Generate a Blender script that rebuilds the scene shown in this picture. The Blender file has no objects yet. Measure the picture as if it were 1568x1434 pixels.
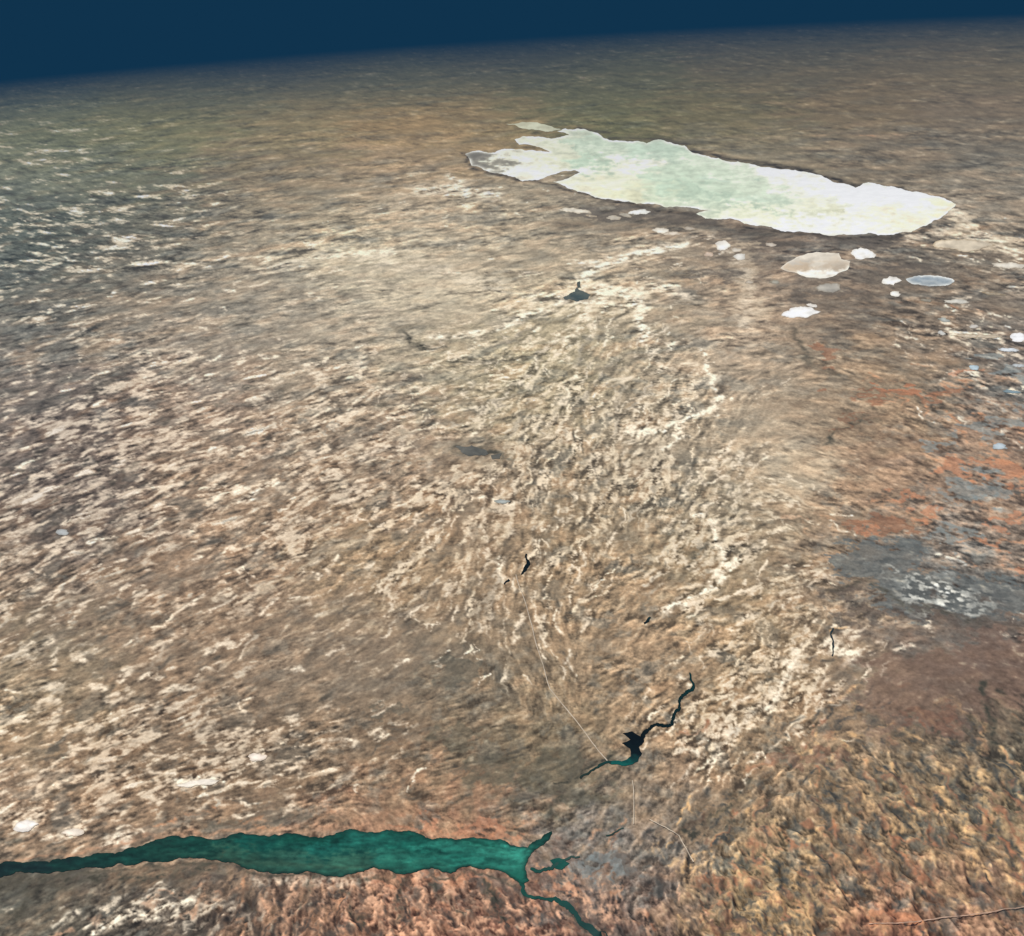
import bpy, math, random
import numpy as np
from mathutils import Matrix, Vector
from mathutils.geometry import delaunay_2d_cdt
random.seed(7); rng=np.random.RandomState(11)
# units: 1 = 1 km.  Earth is a real sphere, nadir of the camera at the origin.
R=6371.0; H=14.0
FPX=1538.0; CX,CY=784.0,717.0
PITCH=math.radians(26.95); ROLL=math.radians(3.8)
SLAB=0.8; SIG=0.108
F=np.array([0,math.cos(PITCH),-math.sin(PITCH)]); U0=np.array([0,math.sin(PITCH),math.cos(PITCH)]); R0=np.array([1.,0,0])
RT=math.cos(ROLL)*R0-math.sin(ROLL)*U0; UP=math.cos(ROLL)*U0+math.sin(ROLL)*R0

def ground(x,y,alt=0.0):
    """survey chart position -> point on the Earth's surface"""
    x=np.asarray(x,float); y=np.asarray(y,float)
    d=F[None]+((x.ravel()-CX)/FPX)[:,None]*RT[None]-((y.ravel()-CY)/FPX)[:,None]*UP[None]
    d/=np.linalg.norm(d,axis=1)[:,None]
    o=np.array([0,0,H+R]); b=d@o; c=(R+H)**2-(R+alt)**2
    disc=np.maximum(b*b-c,0); t=-b-np.sqrt(disc)
    p=o[None]+t[:,None]*d; p[:,2]-=R
    return p
def chart(P):
    v=P-np.array([0,0,H]); z=v@F; z=np.where(z<1e-3,1e-3,z)
    return CX+FPX*(v@RT)/z, CY-FPX*(v@UP)/z

# ---------------------------------------------------------------- noise
TBL=[]
for s in range(12):
    a=rng.rand(256,256)*2*np.pi; TBL.append((np.cos(a).astype(np.float32),np.sin(a).astype(np.float32)))
def perlin(u,v,s=0):
    gx,gy=TBL[s%12]
    u=u+17.3*s; v=v-9.1*s
    iu=np.floor(u).astype(np.int32); iv=np.floor(v).astype(np.int32)
    fu=(u-iu).astype(np.float32); fv=(v-iv).astype(np.float32)
    def g(a,b):
        i=(iu+a)&255; j=(iv+b)&255
        return gx[i,j]*(fu-a)+gy[i,j]*(fv-b)
    su=fu*fu*fu*(fu*(fu*6-15)+10); sv=fv*fv*fv*(fv*(fv*6-15)+10)
    n0=g(0,0)*(1-su)+g(1,0)*su; n1=g(0,1)*(1-su)+g(1,1)*su
    return (n0*(1-sv)+n1*sv)*1.5
def fbm(u,v,o,s=0,gain=0.55):
    r=0; a=1; t=0
    for i in range(o):
        r=r+a*perlin(u*2**i,v*2**i,s+i); t+=a*a; a*=gain
    return r/math.sqrt(t)*2.2
def nrm(a): return ((a-a.mean())/a.std()).astype(np.float32)
def sstep(a,b,x):
    t=np.clip((x-a)/(b-a),0,1); return t*t*(3-2*t)
def lin(c):
    c=np.asarray(c,float)/255.0
    return np.where(c<=0.04045,c/12.92,((c+0.055)/1.055)**2.4)
ALB=0.84
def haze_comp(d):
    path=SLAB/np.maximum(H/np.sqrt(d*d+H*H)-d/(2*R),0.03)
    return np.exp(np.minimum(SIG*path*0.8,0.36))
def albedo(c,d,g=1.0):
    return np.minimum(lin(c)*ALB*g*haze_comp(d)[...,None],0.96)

# ---------------------------------------------------------------- colour chart of the ground
S=0.8
X0,X1,Y0,Y1=-200,1770,-10,1600
W_=int((X1-X0)*S); H_=int((Y1-Y0)*S)
gx_,gy_=np.meshgrid(X0+(np.arange(W_)+.5)/S, Y0+(np.arange(H_)+.5)/S)
P=ground(gx_,gy_)
d_=np.hypot(P[:,0],P[:,1]).reshape(H_,W_); az=np.arctan2(P[:,0],P[:,1]).reshape(H_,W_)
ld=np.log(np.maximum(d_,1))
del P
wa=fbm(az*30,ld*30,5,1); wb=fbm(az*30,ld*30,5,5)
near=np.clip((gy_-60)/500,0.15,1.3)
wx=gx_+wa*13; wy=gy_+wb*9*near
wxs=gx_+wa*5; wys=gy_+wb*3.5*near

CP=[
(0,100,100,98,88),(400,90,100,98,84),(800,80,100,97,80),(1200,60,110,104,84),(1550,50,116,109,88),
(0,150,110,112,94),(300,140,113,111,88),(600,130,112,109,86),(900,120,108,105,80),(1200,110,114,105,82),(1500,100,124,112,88),
(50,200,134,134,104),(250,200,132,128,94),(450,200,140,128,96),(620,198,156,131,92),(750,200,142,125,92),(900,180,110,108,78),(1100,180,114,106,78),(1300,160,122,108,84),(1500,180,122,109,90),
(50,260,130,131,112),(200,260,114,115,96),(400,260,130,118,97),(600,250,147,131,108),(680,240,152,134,108),(1150,235,128,119,100),(1350,240,122,111,94),(1500,240,116,109,96),
(50,330,104,107,97),(200,330,114,112,99),(350,330,124,116,101),(500,330,142,131,111),(650,320,168,154,133),(800,330,148,138,119),(950,330,124,115,101),(1500,330,140,129,113),
(50,400,98,101,93),(200,400,118,114,103),(400,400,154,143,125),(550,390,182,172,150),(700,400,172,160,139),(850,390,152,141,122),(950,400,182,166,143),(1100,405,136,124,108),(1200,390,114,104,93),(1400,400,110,102,91),(1530,395,132,120,104),
(50,470,110,107,98),(200,470,140,128,112),(400,470,144,136,122),(600,470,168,158,140),(750,460,174,161,140),(880,480,182,169,143),(1000,470,156,144,125),(1150,470,164,144,123),(1300,470,118,106,93),(1450,470,126,113,98),(1550,480,124,115,104),
(50,540,119,114,105),(300,540,148,138,124),(500,540,160,148,130),(700,540,162,152,131),(850,540,162,152,128),(1000,530,146,136,118),(1100,540,174,158,138),(1200,540,149,136,119),(1300,540,138,121,101),(1450,540,132,117,100),(1540,560,122,116,110),
(50,620,125,115,106),(300,620,149,133,118),(500,620,154,140,122),(800,620,165,153,129),(1000,620,167,154,133),(1150,620,158,145,126),(1250,620,149,134,115),(1350,620,146,126,103),(1450,620,140,121,100),(1530,620,122,119,113),
(100,700,125,114,104),(300,700,151,134,116),(600,700,151,135,117),(800,700,153,139,120),(1000,700,157,144,125),(1200,720,186,170,147),(1350,700,144,122,102),(1480,700,148,120,98),(1540,700,152,120,97),
(100,780,124,113,103),(400,780,156,138,118),(700,780,156,137,115),(900,780,148,133,111),(1100,780,155,144,125),(1200,790,156,142,121),(1300,790,150,125,101),(1400,770,146,119,97),(1490,755,126,126,122),(1550,790,140,115,95),
(50,870,135,121,106),(300,870,142,124,106),(600,870,156,137,112),(900,870,148,130,107),(1100,870,160,145,121),(1250,870,142,123,102),(1350,860,108,107,104),(1450,870,120,120,116),(1550,850,122,109,97),
(50,950,136,121,104),(300,950,142,124,105),(600,950,142,125,106),(800,950,156,137,114),(1000,950,151,130,106),(1200,950,168,149,122),(1310,930,133,116,99),(1430,930,122,121,116),(1540,930,110,105,98),(1400,975,113,99,88),(1530,1000,110,94,84),
(50,1030,140,128,109),(300,1030,144,126,107),(550,1030,131,117,101),(700,1030,114,106,93),(850,1030,138,122,101),(1000,1030,142,123,102),(1150,1030,157,139,115),(1300,1010,168,150,127),(1400,1040,115,98,85),(1530,1040,108,91,79),
(50,1110,154,136,113),(300,1110,131,117,101),(500,1110,127,112,95),(700,1110,120,105,87),(850,1110,134,115,91),(1000,1110,146,127,104),(1150,1110,162,145,120),(1250,1120,154,132,110),(1350,1110,126,108,91),(1450,1110,109,96,82),(1550,1110,96,87,74),
(100,1180,152,133,112),(300,1180,148,129,108),(500,1180,129,114,96),(650,1180,129,111,92),(800,1170,96,93,80),(880,1200,102,95,81),(1050,1180,151,130,109),(1200,1190,131,113,94),(1300,1180,135,118,94),(1450,1180,110,100,83),(1550,1180,94,87,75),
(60,1240,157,137,117),(300,1240,131,119,102),(450,1240,125,111,95),(650,1235,138,116,94),(800,1240,118,104,87),(950,1230,132,117,101),(1100,1240,116,103,88),(1200,1240,131,111,88),(1350,1250,120,102,83),(1500,1240,150,127,100),
(150,1280,147,127,107),(300,1268,150,123,101),(550,1262,154,120,97),(720,1268,164,119,94),(900,1290,120,117,111),(1000,1300,128,116,103),(1150,1300,146,125,98),(1300,1310,116,100,84),(1450,1300,144,120,94),
(50,1375,80,79,71),(180,1370,103,94,83),(300,1375,117,104,91),(450,1375,116,98,85),(600,1365,148,116,96),(750,1375,114,95,83),(900,1370,122,101,87),(930,1325,114,114,114),(1050,1380,115,96,82),(1180,1380,158,136,104),(1300,1380,122,103,84),(1450,1380,124,103,85),
(50,1430,116,107,94),(250,1430,95,88,79),(450,1430,120,94,77),(600,1430,142,107,88),(750,1430,122,89,74),(850,1430,140,101,82),(950,1430,100,85,77),(1150,1430,145,120,92),(1370,1420,146,101,82),(1500,1425,129,105,89),
(600,1590,120,98,84),(1400,1590,130,108,88),(100,1590,100,91,79)]
q=8
lx,ly=np.meshgrid(np.arange(X0,X1+q,q),np.arange(Y0,Y1+q,q))
def interp_field(pts,vals,sig,ax=1.15,lo=.45):
    num=np.zeros(lx.shape+(vals.shape[1],)); den=np.zeros(lx.shape)+1e-30
    for (px,py),v in zip(pts,vals):
        sy=sig*(lo+(1-lo)*min(1,py/700)); sx=sig*ax
        r2=((lx-px)/sx)**2+((ly-py)/sy)**2
        w=np.exp(-0.5*r2)+0.002/(1+r2)**2
        num+=w[...,None]*v; den+=w
    return num/den[...,None]
def lookup(f,x,y):
    u=np.clip((x-X0)/q,0,f.shape[1]-1.001); v=np.clip((y-Y0)/q,0,f.shape[0]-1.001)
    i=u.astype(int); j=v.astype(int); fu=(u-i)[...,None]; fv=(v-j)[...,None]
    return (f[j,i]*(1-fu)+f[j,i+1]*fu)*(1-fv)+(f[j+1,i]*(1-fu)+f[j+1,i+1]*fu)*fv
cp=np.array(CP,float)
basef=interp_field(cp[:,:2],cp[:,2:],48.0,1.4,.4)
base=lookup(basef,gx_+wa*30,gy_+wb*26*near)
col=base.copy()

DP=[(100,350,-12),(100,250,-8),(400,400,12),(650,460,8),(200,500,14),(300,650,20),(150,800,25),(500,750,30),(650,620,18),(700,520,14),(750,850,62),(900,750,85),(880,560,50),(1000,700,60),
(1050,900,42),(600,950,36),(300,1000,28),(100,1150,22),(400,1150,14),(300,1250,8),(800,1000,-70),(700,1100,20),(1000,1000,30),(1200,1000,42),(1100,1130,50),(1300,800,-15),(1450,700,-25),
(1450,900,-12),(1400,1200,-48),(1300,1350,-52),(1500,1300,-50),(600,1380,-55),(200,1400,30),(450,1400,80),(500,120,-6),(1200,150,-6),(1300,250,-8),(300,200,6),(1400,450,-12),(1150,450,10),(900,400,10),(1300,1020,35),(30,900,26),(30,600,18)]
dp=np.array(DP,float); th=np.radians(dp[:,2])
df=interp_field(dp[:,:2],np.stack([np.cos(2*th),np.sin(2*th)],1),70.0)
dv=lookup(df,gx_,gy_)
def gs(L,k=.7,x=None,y=None):
    x=gx_ if x is None else x; y=gy_ if y is None else y
    m=np.zeros((H_,W_))
    for cx,cy,rx,ry,a in L: m=np.maximum(m,a*np.exp(-k*(((x-cx)/rx)**2+((y-cy)/ry)**2)))
    return m
CEN=gs([(850,700,260,220,1),(1070,950,150,200,1)])
RUGR=gs([(650,1410,300,55,1),(1350,1280,230,150,1),(1500,1200,120,130,1),(1150,1370,130,90,1),(1400,1430,260,60,1)],.6)
ang=0.5*np.arctan2(dv[...,1],dv[...,0])+(0.16+.24*CEN+.25*RUGR)*fbm(az*30,ld*30,2,8)
DX=np.cos(ang).astype(np.float32); DY=(-np.sin(ang)).astype(np.float32)
qa,qb=wa*.009,wb*.009
srcC=perlin((az+qa)*50,(ld+qb)*50,3)+0.9*perlin((az+qa)*95,(ld+qb)*95,4)+.35*perlin(az*180,ld*180,0)
srcM=perlin(az*140,ld*140,5)+0.8*perlin(az*240,ld*240,9)
srcR=-np.abs(perlin((az+qa)*62,(ld+qb)*62,1))-.6*np.abs(perlin((az+qb)*120,(ld-qa)*120,2))
srcF=perlin(az*380,ld*380,6)+0.7*rng.randn(H_,W_).astype(np.float32)*0.4
yy,xx=np.meshgrid(np.arange(H_,dtype=np.float32),np.arange(W_,dtype=np.float32),indexing='ij')
accC=srcC.copy(); accM=srcM.copy(); accF=srcF.copy(); accR=srcR.copy()
wgt=(1-.35*RUGR).astype(np.float32)
for sg in (1,-1):
    px=xx.copy(); py=yy.copy()
    for k in range(7):
        i=np.clip(px,0,W_-1).astype(np.int32); j=np.clip(py,0,H_-1).astype(np.int32)
        px+=sg*1.5*DX[j,i]*wgt; py+=sg*1.5*DY[j,i]*wgt
        i=np.clip(px,0,W_-1).astype(np.int32); j=np.clip(py,0,H_-1).astype(np.int32)
        accC+=srcC[j,i]
        if k<3: accR+=srcR[j,i]
        if k<2: accM+=srcM[j,i]
        if k<1: accF+=srcF[j,i]*.4
def box(a,r):
    for ax in (0,1):
        for _ in range(2):
            pw=[(0,0)]*a.ndim; pw[ax]=(r+1,r); c=np.cumsum(np.pad(a,pw,mode='edge').astype(np.float64),axis=ax)
            n=a.shape[ax]; sl1=[slice(None)]*a.ndim; sl2=[slice(None)]*a.ndim
            sl1[ax]=slice(2*r+1,2*r+1+n); sl2[ax]=slice(0,n)
            a=(c[tuple(sl1)]-c[tuple(sl2)])/(2*r+1)
    return a
def lnrm(a):   # equalise local contrast between districts
    a=nrm(a); s=np.sqrt(box(a*a,40)); return (a/np.maximum(s,.3)).astype(np.float32)
LC=lnrm(accC); LM=lnrm(accM); LF=nrm(accF); LR=lnrm(accR); del accC,accM,accF,accR,px,py,srcC,srcM,srcR,srcF
ISO=nrm(fbm(az*20,ld*20,6,2)); ISO2=nrm(fbm(az*50,ld*50,5,7,0.65)); FINE=nrm(fbm(az*230,ld*230,3,9,0.85))
VAR=nrm(fbm(az*9,ld*9,4,10))    # where texture is strong or subdued

def blobs(L,x=None,y=None,k=.6):
    return gs(L,k,wx if x is None else x,wy if y is None else y)
def mix(c,m):
    global col
    m=np.clip(m,0,1)[...,None]; col=col*(1-m)+np.array(c,float)*m
left=1-sstep(480,760,gx_)

SMOOTH=gs([(550,1000,260,110,.55),(500,490,260,60,.5),(1200,640,80,160,.6),(1150,440,60,80,.5),(1440,1030,160,80,.6),(650,420,200,40,.5),(1230,500,60,90,.5),(700,1220,200,30,.3)],.7)
CON=np.clip(1.08+.22*VAR,.6,1.6)*(1-SMOOTH)*(1+.3*RUGR)
k=0.085*LC+0.07*LM+0.03*LF+0.07*ISO2+0.03*FINE+0.035*ISO+0.05*LR
fade=(0.30+0.70*sstep(70,450,gy_))*CON
col*=(1+np.clip(k*fade,-.38,.45))[...,None]
mix((174,138,106),0.22*sstep(0.2,2.0,ISO+0.5*LC)*fade)
mix((112,116,113),0.30*sstep(0.2,2.0,-ISO+0.5*ISO2)*fade)

WHT=blobs([(110,370,190,110,.8),(60,250,120,60,.66),(230,300,90,60,.6),(320,580,170,50,.8),(250,660,260,80,.86),(120,760,190,80,.86),(420,750,170,90,.84),(560,650,150,80,.74),(720,600,160,70,.72),
(850,620,130,90,.72),(650,780,160,90,.68),(900,740,170,110,.62),(1000,650,110,50,.78),(1050,760,110,70,.7),(1080,850,80,60,.72),(1110,900,60,50,.76),(820,500,120,40,.76),(930,470,90,40,.76),
(90,900,200,80,.56),(350,900,200,90,.46),(120,1000,200,70,.55),(100,1110,200,60,.72),(150,1180,230,60,.88),(380,1160,120,40,.8),(280,1200,160,30,.84),(60,1250,120,30,.9),(550,1130,100,50,.4),
(1200,1020,90,90,.76),(1090,1130,70,70,.66),(1280,1000,60,50,.66),(1500,520,90,60,.68),(1500,390,90,30,.68),(1050,390,60,30,.62),(600,900,200,100,.42),(800,900,100,90,.48),(520,400,200,40,.5),(700,310,120,50,.5),
(240,1395,130,26,.8),(1530,600,60,60,.5),(1440,920,90,40,.4)],k=.5)
WHT=np.clip(WHT*(1+.20*ISO+.06*ISO2+.12*VAR),0,1)
def thr(bs,W,t_lo,t_hi,wd):
    t=t_lo-(t_lo-t_hi)*W; return sstep(t,t+wd,bs)*np.clip(W*1.5,0,1)
VW=nrm((1.1+.3*left)*LC*(1-.5*CEN)+(0.6-.15*left)*LM+0.15*LF+0.3*ISO2+0.12*FINE+(.2+.6*CEN)*LR)
mix((218,205,184),0.76*thr(VW,WHT,2.4,0.25,.8))
mix((250,243,229),0.9*thr(VW,np.clip(WHT-.1,0,1),3.1,1.35,.6))
DRK=blobs([(110,370,190,110,.85),(200,280,150,80,.6),(150,740,240,90,.78),(400,700,250,100,.6),(120,640,120,60,.6),(750,1160,140,60,.6),(700,1030,80,40,.6),(880,1200,60,50,.7),(550,1100,120,60,.5),(850,740,120,100,.5),(1050,330,120,12,.7),
(1400,1250,230,160,.7),(1300,1400,200,60,.6),(1530,1100,90,120,.4),(1500,240,150,60,.55),(1080,830,90,60,.6),(100,1380,120,40,.7),(450,1400,250,50,.65),(1300,390,200,60,.35),(200,1160,250,60,.55),(300,950,250,120,.35),(950,1000,200,100,.35),(800,1400,200,60,.6)])
VD=nrm(-0.9*LC-0.5*LM-0.15*LF+0.55*ISO2-.5*LR)
mix((84,79,70),0.62*thr(VD,DRK,2.6,0.5,1.0))
ORG=blobs([(1540,690,60,60,.8),(1470,720,70,35,.65),(1380,600,90,18,.65),(1250,597,22,8,.8),(1330,790,80,25,.5),(1480,590,80,16,.6),(1530,820,70,40,.5),(1250,545,20,30,.4),(1470,480,90,20,.3),
(640,1266,170,10,.45),(760,1272,60,14,.55),(600,1380,170,50,.55),(860,1345,50,40,.55),(1380,1415,60,25,.5),(480,1400,120,50,.4),(780,1410,120,40,.5),(1320,208,70,6,.35),(250,1262,200,12,.25)])
VO=nrm(0.8*LC+0.6*LM+0.6*ISO2+0.15*LF+0.4*ISO)
mix((190,140,106),0.62*thr(VO,ORG,2.4,0.15,.9))
BLU=blobs([(1490,755,60,30,.8),(1350,860,75,35,.6),(1430,915,110,40,.7),(1520,640,60,40,.6),(1530,550,60,30,.5),(930,1322,50,20,.9),(1480,655,60,20,.55),(1330,1270,120,60,.35),(740,1380,50,40,.45),(480,680,260,120,.33),(200,900,260,120,.33),(60,420,100,80,.3),(300,1230,120,20,.5),(550,1380,120,40,.4)])
VB=nrm(0.8*ISO2+0.6*LC+0.5*LM+0.4*ISO+0.15*LF-.3*LR)
mix((122,132,134),0.58*thr(VB,BLU,2.3,-0.05,.9))
GLD=blobs([(1400,1250,190,110,.62),(1150,1330,110,80,.7),(1500,1250,120,90,.72),(1280,1200,90,40,.6),(1180,1390,90,60,.8),(1520,1330,90,60,.65)])
VG=nrm(1.2*LC+0.5*LM+0.6*ISO2+0.12*FINE+.3*LR)
mix((204,168,124),0.72*thr(VG,GLD,2.3,.45,.9))
mix((68,67,64),0.66*thr(nrm(-1.1*LC-.4*LM+.7*ISO2-.3*LR),GLD,2.5,0.25,.9))
mix((146,106,84),0.55*thr(nrm(ISO2+.6*ISO-.4*LC),GLD,2.3,0.3,.9))

def area(c,L,a,lo=.35,hi=.55,kk=1.0):
    mix(c,a*sstep(lo,hi,blobs(L,k=kk)+0.06*ISO2+0.07*LM+.05*LC))
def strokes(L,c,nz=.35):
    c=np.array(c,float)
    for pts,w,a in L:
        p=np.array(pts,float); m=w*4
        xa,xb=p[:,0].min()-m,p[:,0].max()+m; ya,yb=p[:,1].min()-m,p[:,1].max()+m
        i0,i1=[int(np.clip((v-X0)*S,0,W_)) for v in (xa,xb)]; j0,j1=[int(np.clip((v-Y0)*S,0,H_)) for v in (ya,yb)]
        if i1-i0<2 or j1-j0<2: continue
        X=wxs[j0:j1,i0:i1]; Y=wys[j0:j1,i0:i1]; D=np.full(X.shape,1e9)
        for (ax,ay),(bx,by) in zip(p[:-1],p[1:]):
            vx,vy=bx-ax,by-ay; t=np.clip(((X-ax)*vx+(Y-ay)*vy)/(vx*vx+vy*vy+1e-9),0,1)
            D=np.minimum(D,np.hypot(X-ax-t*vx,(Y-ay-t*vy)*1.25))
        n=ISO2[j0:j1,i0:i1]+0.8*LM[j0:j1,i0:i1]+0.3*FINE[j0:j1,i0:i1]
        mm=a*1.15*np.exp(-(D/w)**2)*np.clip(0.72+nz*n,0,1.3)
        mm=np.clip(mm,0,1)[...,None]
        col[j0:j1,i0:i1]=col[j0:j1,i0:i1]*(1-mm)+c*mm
CREAM=(236,223,202)
def trace(x,y,n,st,wig,sg=1):
    o=[(x,y)]; turn=0
    for _ in range(n):
        i=int(np.clip((x-X0)*S,0,W_-1)); j=int(np.clip((y-Y0)*S,0,H_-1))
        turn=turn*.6+random.gauss(0,wig); a_=ang[j,i]+turn
        x+=sg*math.cos(a_)*st; y-=sg*math.sin(a_)*st*.95; o.append((x,y))
    return o
def network(mask,count,wr,ar,c,nr=(2,6),wig=.14,br=.3,nz=.45):
    pm=mask[::6,::6].ravel().astype(float)**1.5; pm/=pm.sum(); ny=mask[::6,::6].shape[1]
    L=[]
    for id_ in rng.choice(len(pm),count,p=pm):
        y=Y0+(id_//ny)*6/S; x=X0+(id_%ny)*6/S
        sc=float(np.clip((y-80)/600,.3,1.15))
        w_=random.uniform(wr[0]**.5,wr[1]**.5)**2*sc; a_=random.uniform(*ar); p=trace(x,y,random.randint(*nr),10*sc,wig)
        L.append((p,w_,a_))
        if random.random()<br:
            b=p[random.randint(0,len(p)-1)]; q_=[b,(b[0]+random.uniform(-18,18)*sc,b[1]+random.uniform(6,20)*sc)]; L.append((q_,w_*.7,a_*.8))
    strokes(L,c,nz)
network(np.clip(DRK+.25*WHT,0,1),700,(1.8,5.0),(.2,.5),(84,79,71),(1,4))
network(WHT*left*np.clip((gy_-150)/250,.3,1),1150,(1.8,5.6),(.3,.9),(228,215,195),(1,3),.10,.1,.3)
network(WHT*(1-left)*np.clip((gy_-150)/250,.2,1),800,(1.2,4.4),(.3,.85),(228,215,195),(1,4),.2,.5)
network(WHT*CEN,280,(1.3,2.8),(.3,.7),(226,213,190),(3,9),.2,.6)
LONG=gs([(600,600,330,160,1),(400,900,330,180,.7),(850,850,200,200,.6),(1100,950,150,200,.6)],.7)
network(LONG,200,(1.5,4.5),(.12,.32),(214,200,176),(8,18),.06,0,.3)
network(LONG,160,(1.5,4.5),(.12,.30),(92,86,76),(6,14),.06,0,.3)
network(ORG,180,(1.8,5),(.2,.5),(190,140,106),(1,4))
network(GLD,260,(2,6),(.25,.55),(204,168,124),(1,4),.2,.3)
network(GLD,300,(2,8),(.3,.65),(68,67,64),(1,4),.2,.3)
network(GLD,160,(2,6),(.25,.5),(150,106,82),(1,5),.2,.3)
RB=gs([(650,1400,330,50,1)],.8)*sstep(1338,1350,gy_)
network(RB,170,(1.8,6),(.35,.7),(76,68,62),(1,5),.25,.5)
network(RB,130,(1.8,5),(.3,.6),(210,168,138),(1,4),.25,.5)
col*=(box(base,24)/box(col,24))**0.8

area((90,96,97),[(1345,858,70,36,1),(1400,900,70,30,1),(1440,915,110,34,1),(1525,915,70,30,1)],.66,.36,.46)
area((86,77,70),[(1400,938,150,10,1),(1500,958,80,14,1),(1290,905,30,10,1)],.5)
mix((222,223,216),0.95*blobs([(1437,910,30,15,1),(1455,850,14,6,.7),(1470,925,50,8,.4),(1410,895,20,6,.6),(1400,880,30,4,.5),(1440,938,30,4,.5)])*sstep(-.5,.9,ISO2+.8*LM))
area((110,89,78),[(1420,1060,120,70,1),(1520,1020,90,60,1)],.45)
area((84,82,73),[(705,1025,45,22,1),(600,1090,30,14,.9)],.45)
area((86,83,71),[(860,1175,60,30,1),(880,1215,50,20,1),(760,1180,70,24,1),(700,1130,50,20,.9)],.45)
area((90,83,75),[(950,328,90,10,1),(1060,334,60,10,1),(1180,372,60,9,1),(1330,372,60,8,1),(1090,420,50,8,.9),(1260,450,60,10,.9),(1400,412,60,8,.9)],.6)
area((98,90,80),[(1330,470,90,22,1),(1420,420,120,20,1),(1300,500,60,18,.9)],.35)
area((202,187,162),[(1215,735,60,42,1)],.35,.05,.8)
area((194,177,152),[(1140,430,20,60,1),(1150,480,30,16,1)],.35,.2,.7)
area((206,195,170),[(560,392,90,12,1),(470,400,70,12,1),(700,430,110,14,.8),(660,460,120,18,.8),(840,470,60,14,1)],.38,.1,.8)
area((224,210,184),[(905,440,46,10,1),(950,452,40,10,1),(900,470,50,10,.8),(965,480,20,18,.8)],.45,.15,.8)
area((214,196,168),[(1475,345,22,22,.9),(1520,375,60,10,1),(1140,372,30,5,.8)],.4)
area((136,98,76),[(1250,600,16,7,1),(1370,602,60,7,1),(1260,540,14,26,.9),(1350,800,60,10,.9),(1450,600,50,8,.9),(1300,650,40,6,.8)],.6)
area((178,122,92),[(1545,720,34,22,1),(1455,722,44,10,1),(1500,700,30,8,.9),(1545,800,30,8,.9),(1520,830,30,8,.8),(1390,760,30,8,.8),(1380,598,40,6,.9),(1340,812,24,6,.8),(1385,1412,46,12,1),(1420,790,40,6,.8),(1560,870,30,8,.8),(1470,565,24,5,.7)],.5)
area((122,132,134),[(1490,752,56,18,1),(1500,655,50,12,1),(1545,640,34,12,1),(1440,680,40,8,.8),(1540,575,34,10,.9),(1520,545,30,8,.8),(1460,820,60,9,.8)],.55)
area((108,95,80),[(1300,660,44,22,.9),(1290,640,34,10,.9),(1240,610,22,8,.8),(1215,520,16,20,.8)],.35)
area((116,122,122),[(935,1322,44,18,1),(900,1335,20,10,.8)],.6)
area((178,124,96),[(745,1272,56,9,1),(640,1264,50,6,.8),(860,1350,24,14,.9),(600,1345,40,8,.8),(690,1348,60,7,.8)],.45)
area((92,80,72),[(965,1325,18,24,1)],.45)
area((112,82,68),[(1230,1160,90,10,.9),(1420,1100,60,16,.8),(1120,1420,40,14,.8),(1300,1430,60,16,.8)],.4)
strokes([([(885,440),(905,412),(950,398),(1010,383),(1050,374)],6.5,1.0),([(876,405),(900,402),(930,395)],6,.8),([(905,455),(950,448),(972,470),(990,520)],8,1),([(920,440),(970,446),(985,480)],9,.65),([(940,450),(1000,440),(1055,452)],9,.5),([(865,462),(800,488),(740,512),(660,515)],6,.7),([(820,475),(760,500)],8,.4),
([(1070,540),(1085,575),(1102,603),(1090,628),(1045,648),(1035,668),(1025,690)],5,.95),([(1040,650),(985,662),(960,670)],5,.95),([(1130,400),(1150,450),(1140,500)],14,.3),([(640,292),(700,288),(760,300)],10,.7),([(690,270),(715,300)],7,.8),
([(1130,860),(1095,890),(1060,915),(1010,940)],7,.95),([(1090,800),(1110,850),(1120,880)],7,.8),([(400,412),(480,395),(600,385)],6,.55),([(1225,1000),(1200,1030),(1180,1085)],12,.65),([(1270,985),(1310,1010)],11,.8),([(880,430),(893,445)],5,.6),([(870,462),(930,462)],4,.8),
([(930,472),(905,510),(880,560),(862,620)],4,.45),([(900,475),(840,530),(800,590)],4,.4),([(985,520),(1010,560),(1060,560)],5,.4),
([(560,398),(640,405),(760,440)],14,.3),([(820,455),(870,452)],9,.6),([(1080,790),(1040,800)],4,.8),([(870,520),(900,480)],7,.5),([(1460,320),(1490,360),(1560,385)],12,.6),([(1390,365),(1450,352)],8,.5),([(730,765),(770,768),(790,765)],4,.6),
([(740,790),(745,850),(790,900),(770,900)],4,.4),([(1060,600),(1110,570)],6,.4),([(30,1266),(50,1264)],9,.9),([(95,1277),(130,1273)],6,.8),([(275,1202),(335,1196)],6,.95),([(380,1165),(405,1155)],6,.9),([(160,1292),(185,1285)],8,.8),
([(150,1420),(185,1408)],9,.85),([(240,1390),(290,1380)],8,.8),([(205,1400),(270,1405)],6,.65),([(390,1350),(470,1352),(560,1345)],9,.35),([(980,655),(960,665)],6,.6),([(1140,1100),(1090,1160),(1040,1150)],7,.5),([(1060,1150),(1090,1120),(1150,1060)],7,.4),
([(420,740),(360,770)],6,.85),([(380,745),(330,760)],5,.75),([(140,830),(180,825)],5,.85),([(60,700),(30,720)],5,.65),([(500,570),(550,555)],5,.6),([(290,585),(330,575)],5,.5),([(1180,1080),(1100,1130)],9,.35),([(1460,508),(1530,518)],6,.7)],CREAM)
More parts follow.
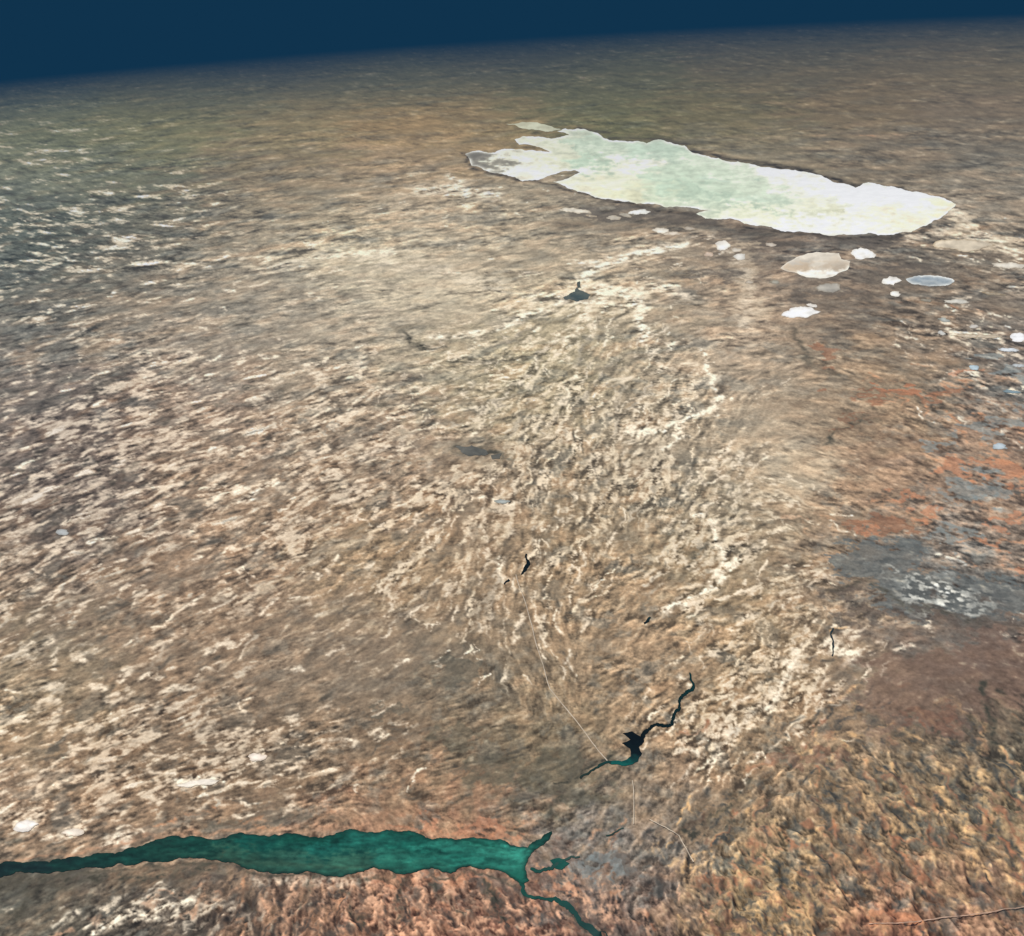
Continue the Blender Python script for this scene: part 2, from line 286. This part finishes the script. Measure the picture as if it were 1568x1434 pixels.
strokes([([(1505,1050),(1512,1090),(1522,1140)],6,.85),([(1150,1195),(1110,1240),(1050,1270)],7,.5),([(1050,1275),(1080,1275),(1130,1255)],5,.8),([(905,1440),(880,1405)],6,.4),([(850,1205),(880,1195),(930,1160)],3.5,.85),([(845,1240),(860,1210)],8,.55),
([(1270,905),(1320,890),(1400,930),(1500,950)],6,.5),([(1265,680),(1290,655),(1350,640)],5,.55),([(1215,505),(1240,560),(1285,575)],5,.4),([(300,1265),(400,1250),(520,1255)],6,.35),([(0,1362),(80,1352),(200,1345),(330,1330)],11,.7),([(20,1400),(60,1360)],12,.6),
([(900,520),(885,560)],7,.35),([(1000,420),(1060,430)],8,.3),([(730,690),(775,700)],6,.5),([(610,510),(640,530),(680,532)],4,.7),([(940,590),(960,600)],8,.4),([(460,1390),(480,1345)],5,.5),([(660,1350),(700,1400)],6,.6),([(740,1350),(770,1410)],6,.6),([(520,1360),(560,1420)],5,.6),([(620,1350),(600,1420)],5,.5),
([(700,686),(745,694),(775,698)],7,.45),([(868,458),(912,455)],5,.5),([(1080,835),(1060,850)],6,.5)],(70,67,58))
strokes([([(560,1350),(575,1420)],7,.5),([(640,1345),(660,1430)],8,.5),([(700,1350),(760,1430)],6,.4),([(860,1335),(880,1370),(930,1400)],8,.5),([(450,1370),(440,1430)],7,.35),([(590,1350),(560,1390),(590,1430)],5,.4),([(680,1345),(690,1400),(740,1440)],5,.4)],(210,166,136))
strokes([([(712,236),(722,256),(775,272),(850,284),(905,300)],3,.7),([(905,303),(1000,320),(1065,330)],4,.8),([(1060,232),(1140,247),(1230,261),(1310,286)],3.2,.95),([(1310,284),(1380,287)],2.5,.7),([(1130,346),(1190,356),(1300,364),(1370,364),(1425,348)],3.2,.8),
([(930,212),(1010,214),(1050,222)],3,.6),([(860,345),(950,345),(1050,342),(1130,352),(1200,372)],12,.35),([(880,196),(930,204)],3,.6)],(62,56,48),.2)
strokes([([(-60,1323),(100,1309),(230,1283),(360,1272),(450,1272),(540,1265),(640,1271),(700,1281),(795,1292)],4.5,.5)],(182,142,114),.2)
strokes([([(-60,1356),(100,1340),(230,1326),(335,1322),(400,1340),(540,1343)],5,.6),([(540,1343),(650,1336),(690,1343),(745,1336),(790,1352)],3,.6)],(74,70,60),.2)
# crisper small-scale contrast of the soils
sh=(0.25+.75*sstep(120,480,gy_))[...,None]
col=col+0.5*sh*(col-box(col,1))+0.22*sh*(col-box(col,5))
col*=np.array([1.015,1.0,0.975])
col=np.clip(col,14,254)
linmap=albedo(col,d_,1.15).astype(np.float32)

# relief of the broken country in km (gullied hills near the river, gentle dunes elsewhere)
FLAT=1-np.clip(1.6*gs([(-100,1340,140,30,1),(50,1332,120,26,1),(200,1312,120,30,1),(330,1300,100,36,1),(450,1308,100,42,1),(580,1304,110,42,1),(700,1305,90,40,1),(800,1318,50,50,1),(960,1145,50,45,1),(870,1390,60,40,1),(1020,1090,60,60,1)],1.0),0,1)
amp=(0.005*sstep(560,700,gy_)+0.030*np.clip(RUGR+.6*RB,0,1)*sstep(1050,1200,gy_))*FLAT
hmap=(amp*(0.6*LC+0.4*ISO2+0.30*ISO+.12*LM)).astype(np.float32)
hmap=box(hmap,1)[...,None]

def sample(x,y,m=linmap):
    u=np.clip((x-X0)*S-.5,0,W_-1.001); v=np.clip((y-Y0)*S-.5,0,H_-1.001)
    i=u.astype(int); j=v.astype(int); fu=(u-i)[...,None]; fv=(v-j)[...,None]
    return (m[j,i]*(1-fu)+m[j,i+1]*fu)*(1-fv)+(m[j+1,i]*(1-fu)+m[j+1,i+1]*fu)*fv

# ---------------------------------------------------------------- terrain sheet (full 360 deg, to beyond the horizon)
def make_mesh(name,V,Fq,color=None,smooth=True):
    me=bpy.data.meshes.new(name); V=np.asarray(V,np.float32); Fq=np.asarray(Fq,np.int32)
    n=Fq.shape[1]
    me.vertices.add(len(V)); me.vertices.foreach_set('co',V.ravel())
    me.loops.add(Fq.size); me.loops.foreach_set('vertex_index',Fq.ravel())
    me.polygons.add(len(Fq)); me.polygons.foreach_set('loop_start',np.arange(len(Fq),dtype=np.int32)*n)
    me.update(calc_edges=True)
    if smooth: me.polygons.foreach_set('use_smooth',np.ones(len(Fq),bool))
    if color is not None:
        ca=me.color_attributes.new('Col','FLOAT_COLOR','POINT')
        ca.data.foreach_set('color',np.concatenate([color,np.ones((len(color),1))],1).astype(np.float32).ravel())
    ob=bpy.data.objects.new(name,me); bpy.context.scene.collection.objects.link(ob); return ob
fine=np.radians(np.linspace(-42,42,1600))
coarse=np.radians(np.linspace(42,318,140)[1:])
azs=np.concatenate([fine,coarse[:-1]])
dip=math.acos(R/(R+H))
deps=np.radians(np.linspace(54,math.degrees(dip)+0.03,1100))
gam=np.arccos(np.clip((R+H)/R*np.cos(deps),-1,1)); arc=R*np.abs(gam-deps)
arcs=np.concatenate([[0.01,1,2.5,4,5.5,7],arc[arc>8],arc.max()+np.array([10,30,60,120,200,300,420])])
A,B=np.meshgrid(azs,arcs/R)
V=np.stack([R*np.sin(B)*np.sin(A),R*np.sin(B)*np.cos(A),-2*R*np.sin(B/2)**2],-1).reshape(-1,3)
hx,hy=chart(V)
hx=np.where(np.abs(A.ravel())>1.4,-300,hx)
vc=sample(hx,hy); vh=sample(hx,hy,hmap)[:,0]
inr=(hx>X0)&(hx<X1)&(hy<Y1)&(hy>Y0)
V[:,2]+=np.where(inr,vh,0)
nc=len(azs); nr=len(arcs)
ii=np.arange(nr-1)[:,None]*nc; jj=np.arange(nc)[None,:]; j2=(jj+1)%nc
Fq=np.stack([ii+jj,ii+nc+jj,ii+nc+j2,ii+j2],-1).reshape(-1,4)[:,::-1]
a_,b_,c_=V[Fq[nc*20,0]],V[Fq[nc*20,1]],V[Fq[nc*20,2]]
if np.cross(b_-a_,c_-a_)[2]<0: Fq=Fq[:,::-1]
terrain=make_mesh('terrain',V,Fq,vc)

# ---------------------------------------------------------------- materials
def attr_mat(name,rough=1.0,spec=0.0,scales=((2.2,.22),(0.6,.14))):
    m=bpy.data.materials.new(name); m.use_nodes=True; nt=m.node_tree; N=nt.nodes; L=nt.links
    b=N['Principled BSDF']; b.inputs['Roughness'].default_value=rough; b.inputs['Specular IOR Level'].default_value=spec
    a=N.new('ShaderNodeAttribute'); a.attribute_name='Col'; cur=a.outputs['Color']
    tc=N.new('ShaderNodeTexCoord')
    for i,(sc,am) in enumerate(scales):
        n=N.new('ShaderNodeTexNoise'); n.inputs['Scale'].default_value=sc; n.inputs['Detail'].default_value=4; n.inputs['Roughness'].default_value=.7
        L.new(tc.outputs['Object'],n.inputs['Vector'])
        r=N.new('ShaderNodeMapRange'); r.inputs[1].default_value=.25; r.inputs[2].default_value=.75; r.inputs[3].default_value=1-am; r.inputs[4].default_value=1+am
        L.new(n.outputs['Fac'],r.inputs[0])
        v=N.new('ShaderNodeVectorMath'); v.operation='SCALE'; L.new(cur,v.inputs[0]); L.new(r.outputs[0],v.inputs['Scale']); cur=v.outputs[0]
    L.new(cur,b.inputs['Base Color'])
    return m
terrain.data.materials.append(attr_mat('semi_desert_soil',scales=((10.0,.26),)))
salt=attr_mat('salt_crust',scales=((1.6,.06),))
watr=attr_mat('lake_water',rough=.6,spec=.03,scales=((1.2,.22),(6,.16)))
road=attr_mat('gravel_track',scales=((4,.2),))

# ---------------------------------------------------------------- draped polygons
ALT=.008
def frac(pts,closed=True,lev=4,amp=.12,flat=.7):
    p=[np.array(a,float) for a in pts]
    for l in range(lev):
        o=[]; n=len(p); rn=n if closed else n-1
        for i in range(rn):
            a=p[i]; b=p[(i+1)%n]; d=b-a; L=np.hypot(*d)
            o.append(a)
            if L>2.0:
                off=np.array([-d[1],d[0]*flat])*random.uniform(-amp,amp)
                o.append((a+b)/2+off)
        if not closed: o.append(p[-1])
        p=o
    return p
def ptin(poly,X,Y):
    c=np.zeros(X.shape,bool); n=len(poly)
    for i in range(n):
        x1,y1=poly[i]; x2,y2=poly[i-1]
        if y1==y2: continue
        c^=((y1>Y)!=(y2>Y))&(X<(x2-x1)*(Y-y1)/(y2-y1)+x1)
    return c
def drape(x,y,alt):
    return ground(x,y,alt+sample(np.asarray(x),np.asarray(y),hmap)[:,0])
def draped(name,pts,mat,cpts,alt=ALT,step=4,lev=4,amp=.12,sig=25,edge=None,var=0.05,lines=()):
    out=np.array(frac(pts,True,lev,amp))
    xs=np.arange(out[:,0].min(),out[:,0].max(),step); ys=np.arange(out[:,1].min(),out[:,1].max(),step*.7)
    X,Y=np.meshgrid(xs,ys); X=(X+np.random.RandomState(1).uniform(-.3,.3,X.shape)*step).ravel(); Y=(Y+np.random.RandomState(2).uniform(-.2,.2,Y.shape)*step).ravel()
    k=ptin(out,X,Y); X=X[k]; Y=Y[k]
    allv=[Vector(a) for a in out]+[Vector((a,b)) for a,b in zip(X,Y)]
    vv,ee,ff,*_=delaunay_2d_cdt(allv,[],[list(range(len(out)))],1,1e-4)
    vv=np.array([tuple(v) for v in vv])
    if len(ff)==0: return None
    ff=np.array([f[:3] for f in ff])
    Pq=drape(vv[:,0],vv[:,1],alt)
    a,b,c=Pq[ff[:,0]],Pq[ff[:,1]],Pq[ff[:,2]]
    nz=np.cross(b-a,c-a)[:,2]; ff[nz<0]=ff[nz<0][:,::-1]
    c0=np.array(cpts,float)
    n1=fbm(vv[:,0]/38,vv[:,1]/11,5,3); n2=fbm(vv[:,0]/14,vv[:,1]/5,3,6)
    xw=vv[:,0]+n1*sig*.9; yw=vv[:,1]+n2*sig*.3
    if len(c0)==1: C=np.tile(c0[0,2:],(len(vv),1))
    else:
        num=np.zeros((len(vv),3)); den=np.zeros(len(vv))
        for r in c0:
            w=1/(1e-2+((xw-r[0])/sig)**2+((yw-r[1])/(sig*.4))**2)**2.0; num+=w[:,None]*r[2:]; den+=w
        C=num/den[:,None]
    for p_,w_,a_,lc in lines:
        p_=np.array(p_,float); D=np.full(len(vv),1e9)
        for s0,s1 in zip(p_[:-1],p_[1:]):
            e=s1-s0; t=np.clip(((xw-s0[0])*e[0]+(vv[:,1]+n2*1.2-s0[1])*e[1])/(e@e),0,1)
            D=np.minimum(D,np.hypot((xw-s0[0]-t*e[0])*.5,vv[:,1]+n2*1.2-s0[1]-t*e[1]))
        m=(a_*np.exp(-(D/w_)**2))[:,None]; C=C*(1-m)+np.array(lc,float)*m
    if edge is not None:
        D=np.full(len(vv),1e9); m=out
        for i in range(0,len(m)):
            a_=m[i-1]; d_2=m[i]-a_; t=np.clip(((vv[:,0]-a_[0])*d_2[0]+(vv[:,1]-a_[1])*d_2[1])/(d_2@d_2+1e-9),0,1)
            D=np.minimum(D,np.hypot(vv[:,0]-a_[0]-t*d_2[0],(vv[:,1]-a_[1]-t*d_2[1])*1.5))
        w=np.exp(-(D/edge[1])**2)*edge[2]*np.clip(.8+.3*n1,0,1); C=C*(1-w[:,None])+np.array(edge[0],float)*w[:,None]
    C=C*(1+var*(n1*.6+n2*.6))[:,None]
    ob=make_mesh(name,Pq,ff,albedo(np.clip(C,10,255),np.hypot(Pq[:,0],Pq[:,1]))); ob.data.materials.append(mat); return ob
def ell(cx,cy,rx,ry,n=14,j=.12,rot=0):
    o=[]; ph=random.random()*6
    for i in range(n):
        t=2*math.pi*i/n; r=1+random.uniform(-j,j)+.12*math.sin(2*t+ph)
        x=rx*r*math.cos(t); y=ry*r*math.sin(t); o.append((cx+x*math.cos(rot)-y*math.sin(rot),cy+x*math.sin(rot)+y*math.cos(rot)))
    return o
def ribbon(pts,ws,lev=2,amp=.15):
    p=np.array(frac(pts,False,lev,amp,1)); n=len(p)
    if np.isscalar(ws): ws=[ws,ws]
    w=np.interp(np.linspace(0,1,n),np.linspace(0,1,len(ws)),ws)
    t=np.gradient(p,axis=0); t/=np.hypot(t[:,0],t[:,1])[:,None]+1e-9; nn=np.stack([-t[:,1],t[:,0]],1)
    w=w*(1+np.array([random.uniform(-.3,.3) for _ in range(n)]))
    return p,nn,w
def ribbon_ob(name,pts,ws,mat,c,c2=None,alt=ALT,lev=2,amp=.15):
    p,nn,w=ribbon(pts,ws,lev,amp); l=p+nn*w[:,None]/2; r=p-nn*w[:,None]/2
    Pq=np.concatenate([drape(l[:,0],l[:,1],alt),drape(r[:,0],r[:,1],alt)]); n=len(p)
    i=np.arange(n-1); ff=np.stack([i,i+n,i+n+1,i+1],1)
    a,b,d=Pq[ff[0,0]],Pq[ff[0,1]],Pq[ff[0,2]]
    if np.cross(b-a,d-a)[2]<0: ff=ff[:,::-1]
    t=np.linspace(0,1,n)[:,None]; c2=c if c2 is None else c2
    C=np.array(c,float)*(1-t)+np.array(c2,float)*t; C=np.concatenate([C,C])
    ob=make_mesh(name,Pq,ff,lin(C)*ALB); ob.data.materials.append(mat); return ob

PAN=[(712,236),(730,231),(758,234),(768,229),(806,231),(842,233),(830,227),(795,222),(788,214),(800,209),(850,212),(872,207),(852,201),(866,197),(885,197),(915,204),(925,212),(960,217),(990,220),(1012,214),(1030,220),(1048,223),(1060,234),(1100,242),(1140,250),(1180,257),(1230,263),(1262,272),(1290,281),(1310,288),(1322,281),(1350,284),(1380,289),(1410,295),(1440,302),(1464,314),(1456,321),(1442,333),(1420,345),(1395,356),(1360,360),(1300,360),(1240,357),(1190,352),(1150,345),(1110,336),(1080,335),(1066,328),(1085,322),(1040,317),(1000,313),(950,308),(900,297),(870,289),(846,279),(888,264),(880,261),(838,270),(825,276),(800,278),(775,268),(745,262),(722,254)]
PC=[(735,245,140,134,122),(722,240,130,124,112),(750,252,150,144,128),(775,238,240,236,212),(800,250,252,248,224),(790,266,250,242,218),(820,262,250,244,220),(850,220,226,228,202),(850,245,230,230,202),(900,250,196,212,188),(900,215,200,213,190),(960,255,252,248,224),(945,272,236,238,208),(1000,235,196,212,190),(1020,262,202,215,191),(1050,290,192,208,184),(1000,295,206,216,188),(1100,262,208,219,195),(1110,300,199,212,188),(1150,290,213,223,199),(1150,325,238,239,209),(1180,335,246,245,216),(1180,305,207,218,195),(1250,320,229,230,205),(1220,290,246,245,226),(1250,345,255,252,234),(1300,300,255,255,248),(1320,345,255,252,232),(1360,320,250,243,216),(1340,300,255,255,248),(1400,310,255,255,246),(1400,345,254,240,210),(1200,268,250,246,232),(1450,315,252,234,200),(940,298,230,228,194),(880,285,238,233,204)]
PL=[([(1060,245),(1130,262),(1230,290),(1300,320)],3,.5,(226,231,210)),([(990,270),(1060,282),(1140,312),(1200,330)],2.5,.6,(178,196,174)),([(900,225),(960,232),(1040,250)],2.5,.4,(218,226,206)),([(1230,305),(1300,330),(1380,340)],3,.4,(228,222,190)),
([(1240,325),(1290,322)],2,.7,(200,200,172)),([(940,240),(985,250),(970,266)],4,.7,(254,252,232)),([(860,262),(930,262)],2,.5,(240,240,218)),([(1080,270),(1120,278)],2.5,.6,(182,200,182)),([(1150,300),(1200,312)],3,.5,(188,204,184)),([(800,224),(845,228)],1.6,.6,(210,206,180)),
([(1330,318),(1400,325)],2.5,.4,(238,228,196)),([(930,285),(1000,300),(1060,312)],2,.5,(240,240,216)),([(870,215),(900,240),(890,255)],2,.5,(172,192,170))]
draped('salt_pan',PAN,salt,PC,step=2.2,lev=4,amp=.12,sig=23,edge=((255,252,238),3.5,.9),var=.065,lines=PL)
draped('salt_pan',[(775,190),(800,187),(845,194),(860,198),(840,202),(800,197)],salt,[(800,190,205,202,172),(850,198,215,215,186)],lev=3)
draped('salt_pan',[(1203,404),(1225,392),(1250,386),(1285,388),(1288,397),(1302,400),(1297,414),(1275,424),(1235,425),(1205,416),(1195,411)],salt,[(1225,410,200,180,154),(1250,400,222,212,194),(1275,410,194,178,156),(1245,421,250,244,230),(1285,420,250,244,230),(1210,400,206,196,180)],lev=3,step=3,sig=12,edge=((232,224,208),2,.6),amp=.1)
SP=[(882,323,22,4,226,218,200),(978,325,15,4,236,236,228),(940,334,12,3,200,190,172),(1012,353,13,4,234,226,210),(1030,358,12,3,216,204,186),(1107,377,13,7,244,238,226),(1127,383,9,3,222,212,196),(1133,393,10,5,236,232,222),(1180,375,10,3,200,190,176),
(1321,389,16,10,255,252,244),(1365,430,13,7,255,250,240),(1370,450,9,4,244,240,230),(1226,478,26,8,255,253,248),(1243,468,9,3,236,232,224),(1270,441,22,6,178,172,160),(1465,462,22,3,216,212,200),(1558,517,12,6,248,248,248),(1545,536,14,3,220,226,230),
(1475,376,44,8,212,198,174),(1545,407,26,5,226,218,202),(1187,432,8,3,176,172,158),(1147,432,6,3,200,190,174),(1495,515,32,3,210,196,174),(1442,510,6,3,220,220,215),(1492,563,7,4,196,214,222),(1530,684,13,4,192,204,210),(1445,490,9,3,186,190,184),(1490,500,7,3,208,204,196),
(958,330,10,3,186,178,162),(905,331,9,2,196,186,168),(1055,350,10,3,186,176,160),(1085,390,6,4,218,198,178),(1418,460,10,2,170,164,150),(1520,450,20,2,180,168,148),(1560,560,10,3,200,206,208),(1475,575,8,2,196,180,160),(1345,500,9,2,180,166,146),
(1550,600,12,3,146,166,174),(38,1265,20,8,250,242,232),(112,1275,17,5,242,228,210),(305,1199,32,5,250,240,224),(395,1160,15,6,244,230,214),(768,768,12,3,178,184,180),(95,815,9,5,184,186,184)]
for cx,cy,rx,ry,r,g,b in SP:
    rot=-.12 if (cx<500) else random.uniform(-.05,.12)
    draped('salt_pan',ell(cx,cy,rx,ry,rot=rot,j=.22),salt,[(cx,cy,r,g,b)],step=3,lev=3,amp=.15,edge=((max(r-44,0),max(g-50,0),max(b-56,0)),1.8,.9),var=.08)
draped('salt_pan',ell(1425,430,34,9,n=24,j=.05),salt,[(1425,428,140,152,160),(1420,433,170,176,176)],step=3,lev=2,edge=((242,240,230),3,1.0))
GL=[(-120,1335),(-60,1327),(0,1323),(50,1319),(100,1315),(150,1306),(200,1298),(230,1289),(300,1281),(360,1277),(410,1281),(450,1276),(500,1280),(540,1270),(600,1271),(640,1276),(665,1285),(700,1286),(740,1284),(770,1287),(795,1297),(808,1298),(815,1290),(828,1285),(845,1273),(842,1283),(827,1296),(812,1310),(806,1322),(806,1336),(810,1348),(800,1354),(788,1348),(775,1338),(745,1330),(720,1326),(690,1338),(650,1331),(600,1335),(572,1328),(540,1338),(500,1342),(440,1338),(400,1335),(370,1328),(335,1318),(290,1313),(230,1320),(180,1322),(150,1329),(100,1334),(50,1337),(0,1344),(-60,1352),(-120,1358)]
GC=[(0,1333,18,40,38),(60,1328,20,42,40),(100,1325,16,46,40),(200,1308,18,56,48),(250,1305,24,62,52),(300,1295,20,64,54),(350,1310,42,76,62),(400,1290,18,74,64),(450,1320,46,88,74),(430,1330,36,70,58),(500,1300,24,82,72),(560,1290,30,92,80),(600,1310,38,98,84),(620,1325,36,92,78),(680,1300,38,104,90),(720,1312,34,98,84),(740,1310,44,114,98),(790,1320,50,128,110),(800,1345,34,100,84),(640,1295,24,84,72),(840,1278,26,72,62),(540,1320,50,92,76),(480,1285,16,68,56)]
LL=[([(330,1322),(400,1322),(480,1326),(560,1330)],3,.5,(62,88,70)),([(560,1285),(620,1300),(700,1312),(780,1322)],2.5,.4,(22,80,68)),([(600,1274),(650,1284),(720,1290),(780,1296)],2.5,.6,(16,64,52)),([(120,1318),(220,1302),(340,1288)],2.5,.6,(10,46,38)),([(260,1308),(360,1304),(470,1308)],2,.4,(50,90,74)),([(690,1330),(650,1318),(600,1316)],2,.4,(54,112,94)),([(700,1290),(760,1300),(795,1310)],3,.4,(56,134,112)),([(340,1300),(342,1325)],1.5,.5,(70,80,62)),([(400,1285),(500,1292),(560,1302)],1.5,.5,(12,62,50))]
draped('lake',GL,watr,GC,step=2.6,lev=4,amp=.16,sig=22,edge=((20,44,36),4,.85),var=.18,lines=LL)
draped('lake',[(953,1123),(968,1120),(984,1128),(986,1136),(978,1144),(983,1154),(977,1166),(958,1173),(936,1171),(932,1167),(952,1166),(966,1158),(964,1146),(952,1138),(965,1133)],watr,[(970,1130,10,14,14),(975,1150,12,20,20),(950,1170,20,86,78),(965,1166,20,54,52)],step=4,lev=2,sig=10,var=.03)
draped('lake',[(862,456),(872,450),(880,447),(884,440),(890,445),(905,452),(900,458),(880,461),(866,459)],watr,[(870,455,96,100,92),(880,455,64,76,74),(890,446,90,96,88)],step=3,lev=3,sig=8,amp=.2)
draped('lake',[(884,432),(888,431),(890,441),(885,441)],watr,[(886,435,84,88,80)],step=3,lev=2)
draped('lake',[(697,684),(722,682),(745,690),(748,695),(733,698),(712,696)],watr,[(700,688,106,104,96),(735,692,92,91,84)],step=3,lev=3,amp=.18)
draped('lake',[(752,697),(768,694),(765,703),(754,704)],watr,[(760,700,92,90,82)],step=3,lev=2)
draped('lake',[(842,1318),(856,1314),(872,1322),(860,1332),(850,1330)],watr,[(855,1322,28,76,66)],step=3,lev=2)
K=(14,20,18)
ribbon_ob('river',[(1056,1030),(1062,1050),(1050,1062),(1041,1070),(1040,1086),(1031,1099),(1029,1109),(1014,1111),(998,1112),(990,1120),(983,1129)],[2,5,5,3.5,5,4,5,4,5,7],watr,(16,50,48),K,lev=3)
ribbon_ob('river',[(936,1168),(918,1172),(905,1180),(893,1187),(888,1192)],[4,3,3],watr,(26,60,54),(44,52,44))
ribbon_ob('river',[(806,848),(809,864),(804,872),(798,880)],[2,5,5,2],watr,K,K)
ribbon_ob('river',[(780,888),(772,895)],[3,2],watr,K,K)
ribbon_ob('river',[(996,945),(986,955)],[3,4],watr,(30,52,50),K)
ribbon_ob('river',[(1276,962),(1273,975),(1276,990),(1274,1005)],[2,3,2],watr,(40,56,60),(50,56,56))
ribbon_ob('river',[(798,1350),(801,1366),(825,1374),(850,1376),(868,1386),(884,1404),(906,1424),(935,1450)],[7,6,4,6,9,8,10,14],watr,(28,80,68),(38,62,58),lev=3)
ribbon_ob('river',[(812,1330),(828,1334),(845,1330),(862,1318),(888,1312)],[4,5,6,4,2],watr,(30,76,66),(60,80,72),lev=3)
ribbon_ob('river',[(928,1280),(945,1273),(955,1268)],[2,2],watr,(50,72,64),(60,80,72),lev=2)
T=(204,188,166)
ribbon_ob('dirt_road',[(790,880),(815,960),(842,1055)],[1.2,1.3],road,T,lev=3,amp=.03,alt=.012)
ribbon_ob('dirt_road',[(842,1055),(905,1135),(930,1165)],[1.3,1.5],road,T,lev=3,amp=.03,alt=.012)
ribbon_ob('dirt_road',[(968,1195),(970,1262)],[1.3,1.3],road,T,lev=3,amp=.03,alt=.012)
ribbon_ob('dirt_road',[(995,1255),(1040,1280),(1062,1320)],[1.2,1.4],road,T,lev=4,amp=.03,alt=.018)
ribbon_ob('dirt_road',[(1330,1415),(1400,1412),(1480,1402),(1600,1385)],[1.3,1.3],road,(196,164,142),lev=5,amp=.03,alt=.022)

# ---------------------------------------------------------------- atmosphere: a real thin shell of haze over the globe
def cap(alt,maxarc,n=96,m=60):
    B=np.linspace(0.0005,maxarc/R,m); A=np.linspace(0,2*np.pi,n,endpoint=False)
    A,B=np.meshgrid(A,B); r=R+alt
    return np.stack([r*np.sin(B)*np.sin(A),r*np.sin(B)*np.cos(A),r*np.cos(B)-R],-1).reshape(-1,3)
n,m=300,160
top=cap(SLAB,800,n,m); bot=cap(-1.0,800,n,m)
fs=[]
for i in range(m-1):
    for j in range(n):
        a,b,c,d=i*n+j,(i+1)*n+j,(i+1)*n+(j+1)%n,i*n+(j+1)%n
        fs.append([d,c,b,a]); o=n*m; fs.append([a+o,b+o,c+o,d+o])
o=n*m
for j in range(n):
    a=(m-1)*n+j; d=(m-1)*n+(j+1)%n; fs.append([a,d,d+o,a+o][::-1])
me=bpy.data.meshes.new('atmosphere')
fs.append(list(range(n))); fs.append(list(range(o,o+n))[::-1])
me.from_pydata([tuple(v) for v in np.concatenate([top,bot])],[],fs); me.update()
import bmesh
bm=bmesh.new(); bm.from_mesh(me); bmesh.ops.recalc_face_normals(bm,faces=bm.faces); bm.to_mesh(me); bm.free()
at=bpy.data.objects.new('atmosphere',me); bpy.context.scene.collection.objects.link(at)
am=bpy.data.materials.new('blue_haze'); am.use_nodes=True; nt=am.node_tree; nt.nodes.clear()
om=nt.nodes.new('ShaderNodeOutputMaterial'); ab=nt.nodes.new('ShaderNodeVolumeAbsorption'); em=nt.nodes.new('ShaderNodeEmission'); ad=nt.nodes.new('ShaderNodeAddShader')
NAVY=(0.0052,0.033,0.074)
ab.inputs['Color'].default_value=(0,0,0,1); ab.inputs['Density'].default_value=SIG
em.inputs['Color'].default_value=NAVY+(1,); em.inputs['Strength'].default_value=SIG
nt.links.new(ab.outputs[0],ad.inputs[0]); nt.links.new(em.outputs[0],ad.inputs[1]); nt.links.new(ad.outputs[0],om.inputs['Volume'])
me.materials.append(am)

# ---------------------------------------------------------------- sky and sun
SE,SA=math.radians(55),math.radians(-60)
w=bpy.data.worlds.new('World'); bpy.context.scene.world=w; w.use_nodes=True; nt=w.node_tree; nt.nodes.clear()
out=nt.nodes.new('ShaderNodeOutputWorld'); b1=nt.nodes.new('ShaderNodeBackground'); b2=nt.nodes.new('ShaderNodeBackground'); mx=nt.nodes.new('ShaderNodeMixShader')
sk=nt.nodes.new('ShaderNodeTexSky'); sk.sky_type='NISHITA'; sk.sun_disc=False; sk.sun_elevation=SE; sk.sun_rotation=SA
nt.links.new(sk.outputs[0],b1.inputs[0]); b1.inputs[1].default_value=.06
b2.inputs[0].default_value=NAVY+(1,); b2.inputs[1].default_value=1
tc=nt.nodes.new('ShaderNodeTexCoord'); sp=nt.nodes.new('ShaderNodeSeparateXYZ'); mr=nt.nodes.new('ShaderNodeMapRange')
mr.inputs[1].default_value=.0; mr.inputs[2].default_value=.1
nt.links.new(tc.outputs['Generated'],sp.inputs[0]); nt.links.new(sp.outputs[2],mr.inputs[0]); nt.links.new(mr.outputs[0],mx.inputs[0])
nt.links.new(b2.outputs[0],mx.inputs[1]); nt.links.new(b1.outputs[0],mx.inputs[2]); nt.links.new(mx.outputs[0],out.inputs[0])
sl=bpy.data.lights.new('sun','SUN'); sl.energy=5.0; sl.angle=math.radians(.5); sl.color=(1,.97,.92)
so=bpy.data.objects.new('sun',sl); bpy.context.scene.collection.objects.link(so)
dirv=Vector((math.sin(SA)*math.cos(SE),math.cos(SA)*math.cos(SE),math.sin(SE))); so.rotation_euler=dirv.to_track_quat('Z','Y').to_euler(); so.location=(0,0,60)

cam=bpy.data.cameras.new('camera'); cam.sensor_width=36; cam.lens=36*FPX/1568; cam.clip_start=.5; cam.clip_end=6000
co=bpy.data.objects.new('camera',cam); bpy.context.scene.collection.objects.link(co)
M=Matrix(((RT[0],UP[0],-F[0],0),(RT[1],UP[1],-F[1],0),(RT[2],UP[2],-F[2],H),(0,0,0,1))); co.matrix_world=M
sc=bpy.context.scene; sc.camera=co
sc.view_settings.view_transform='Standard'; sc.view_settings.look='None'; sc.view_settings.exposure=0
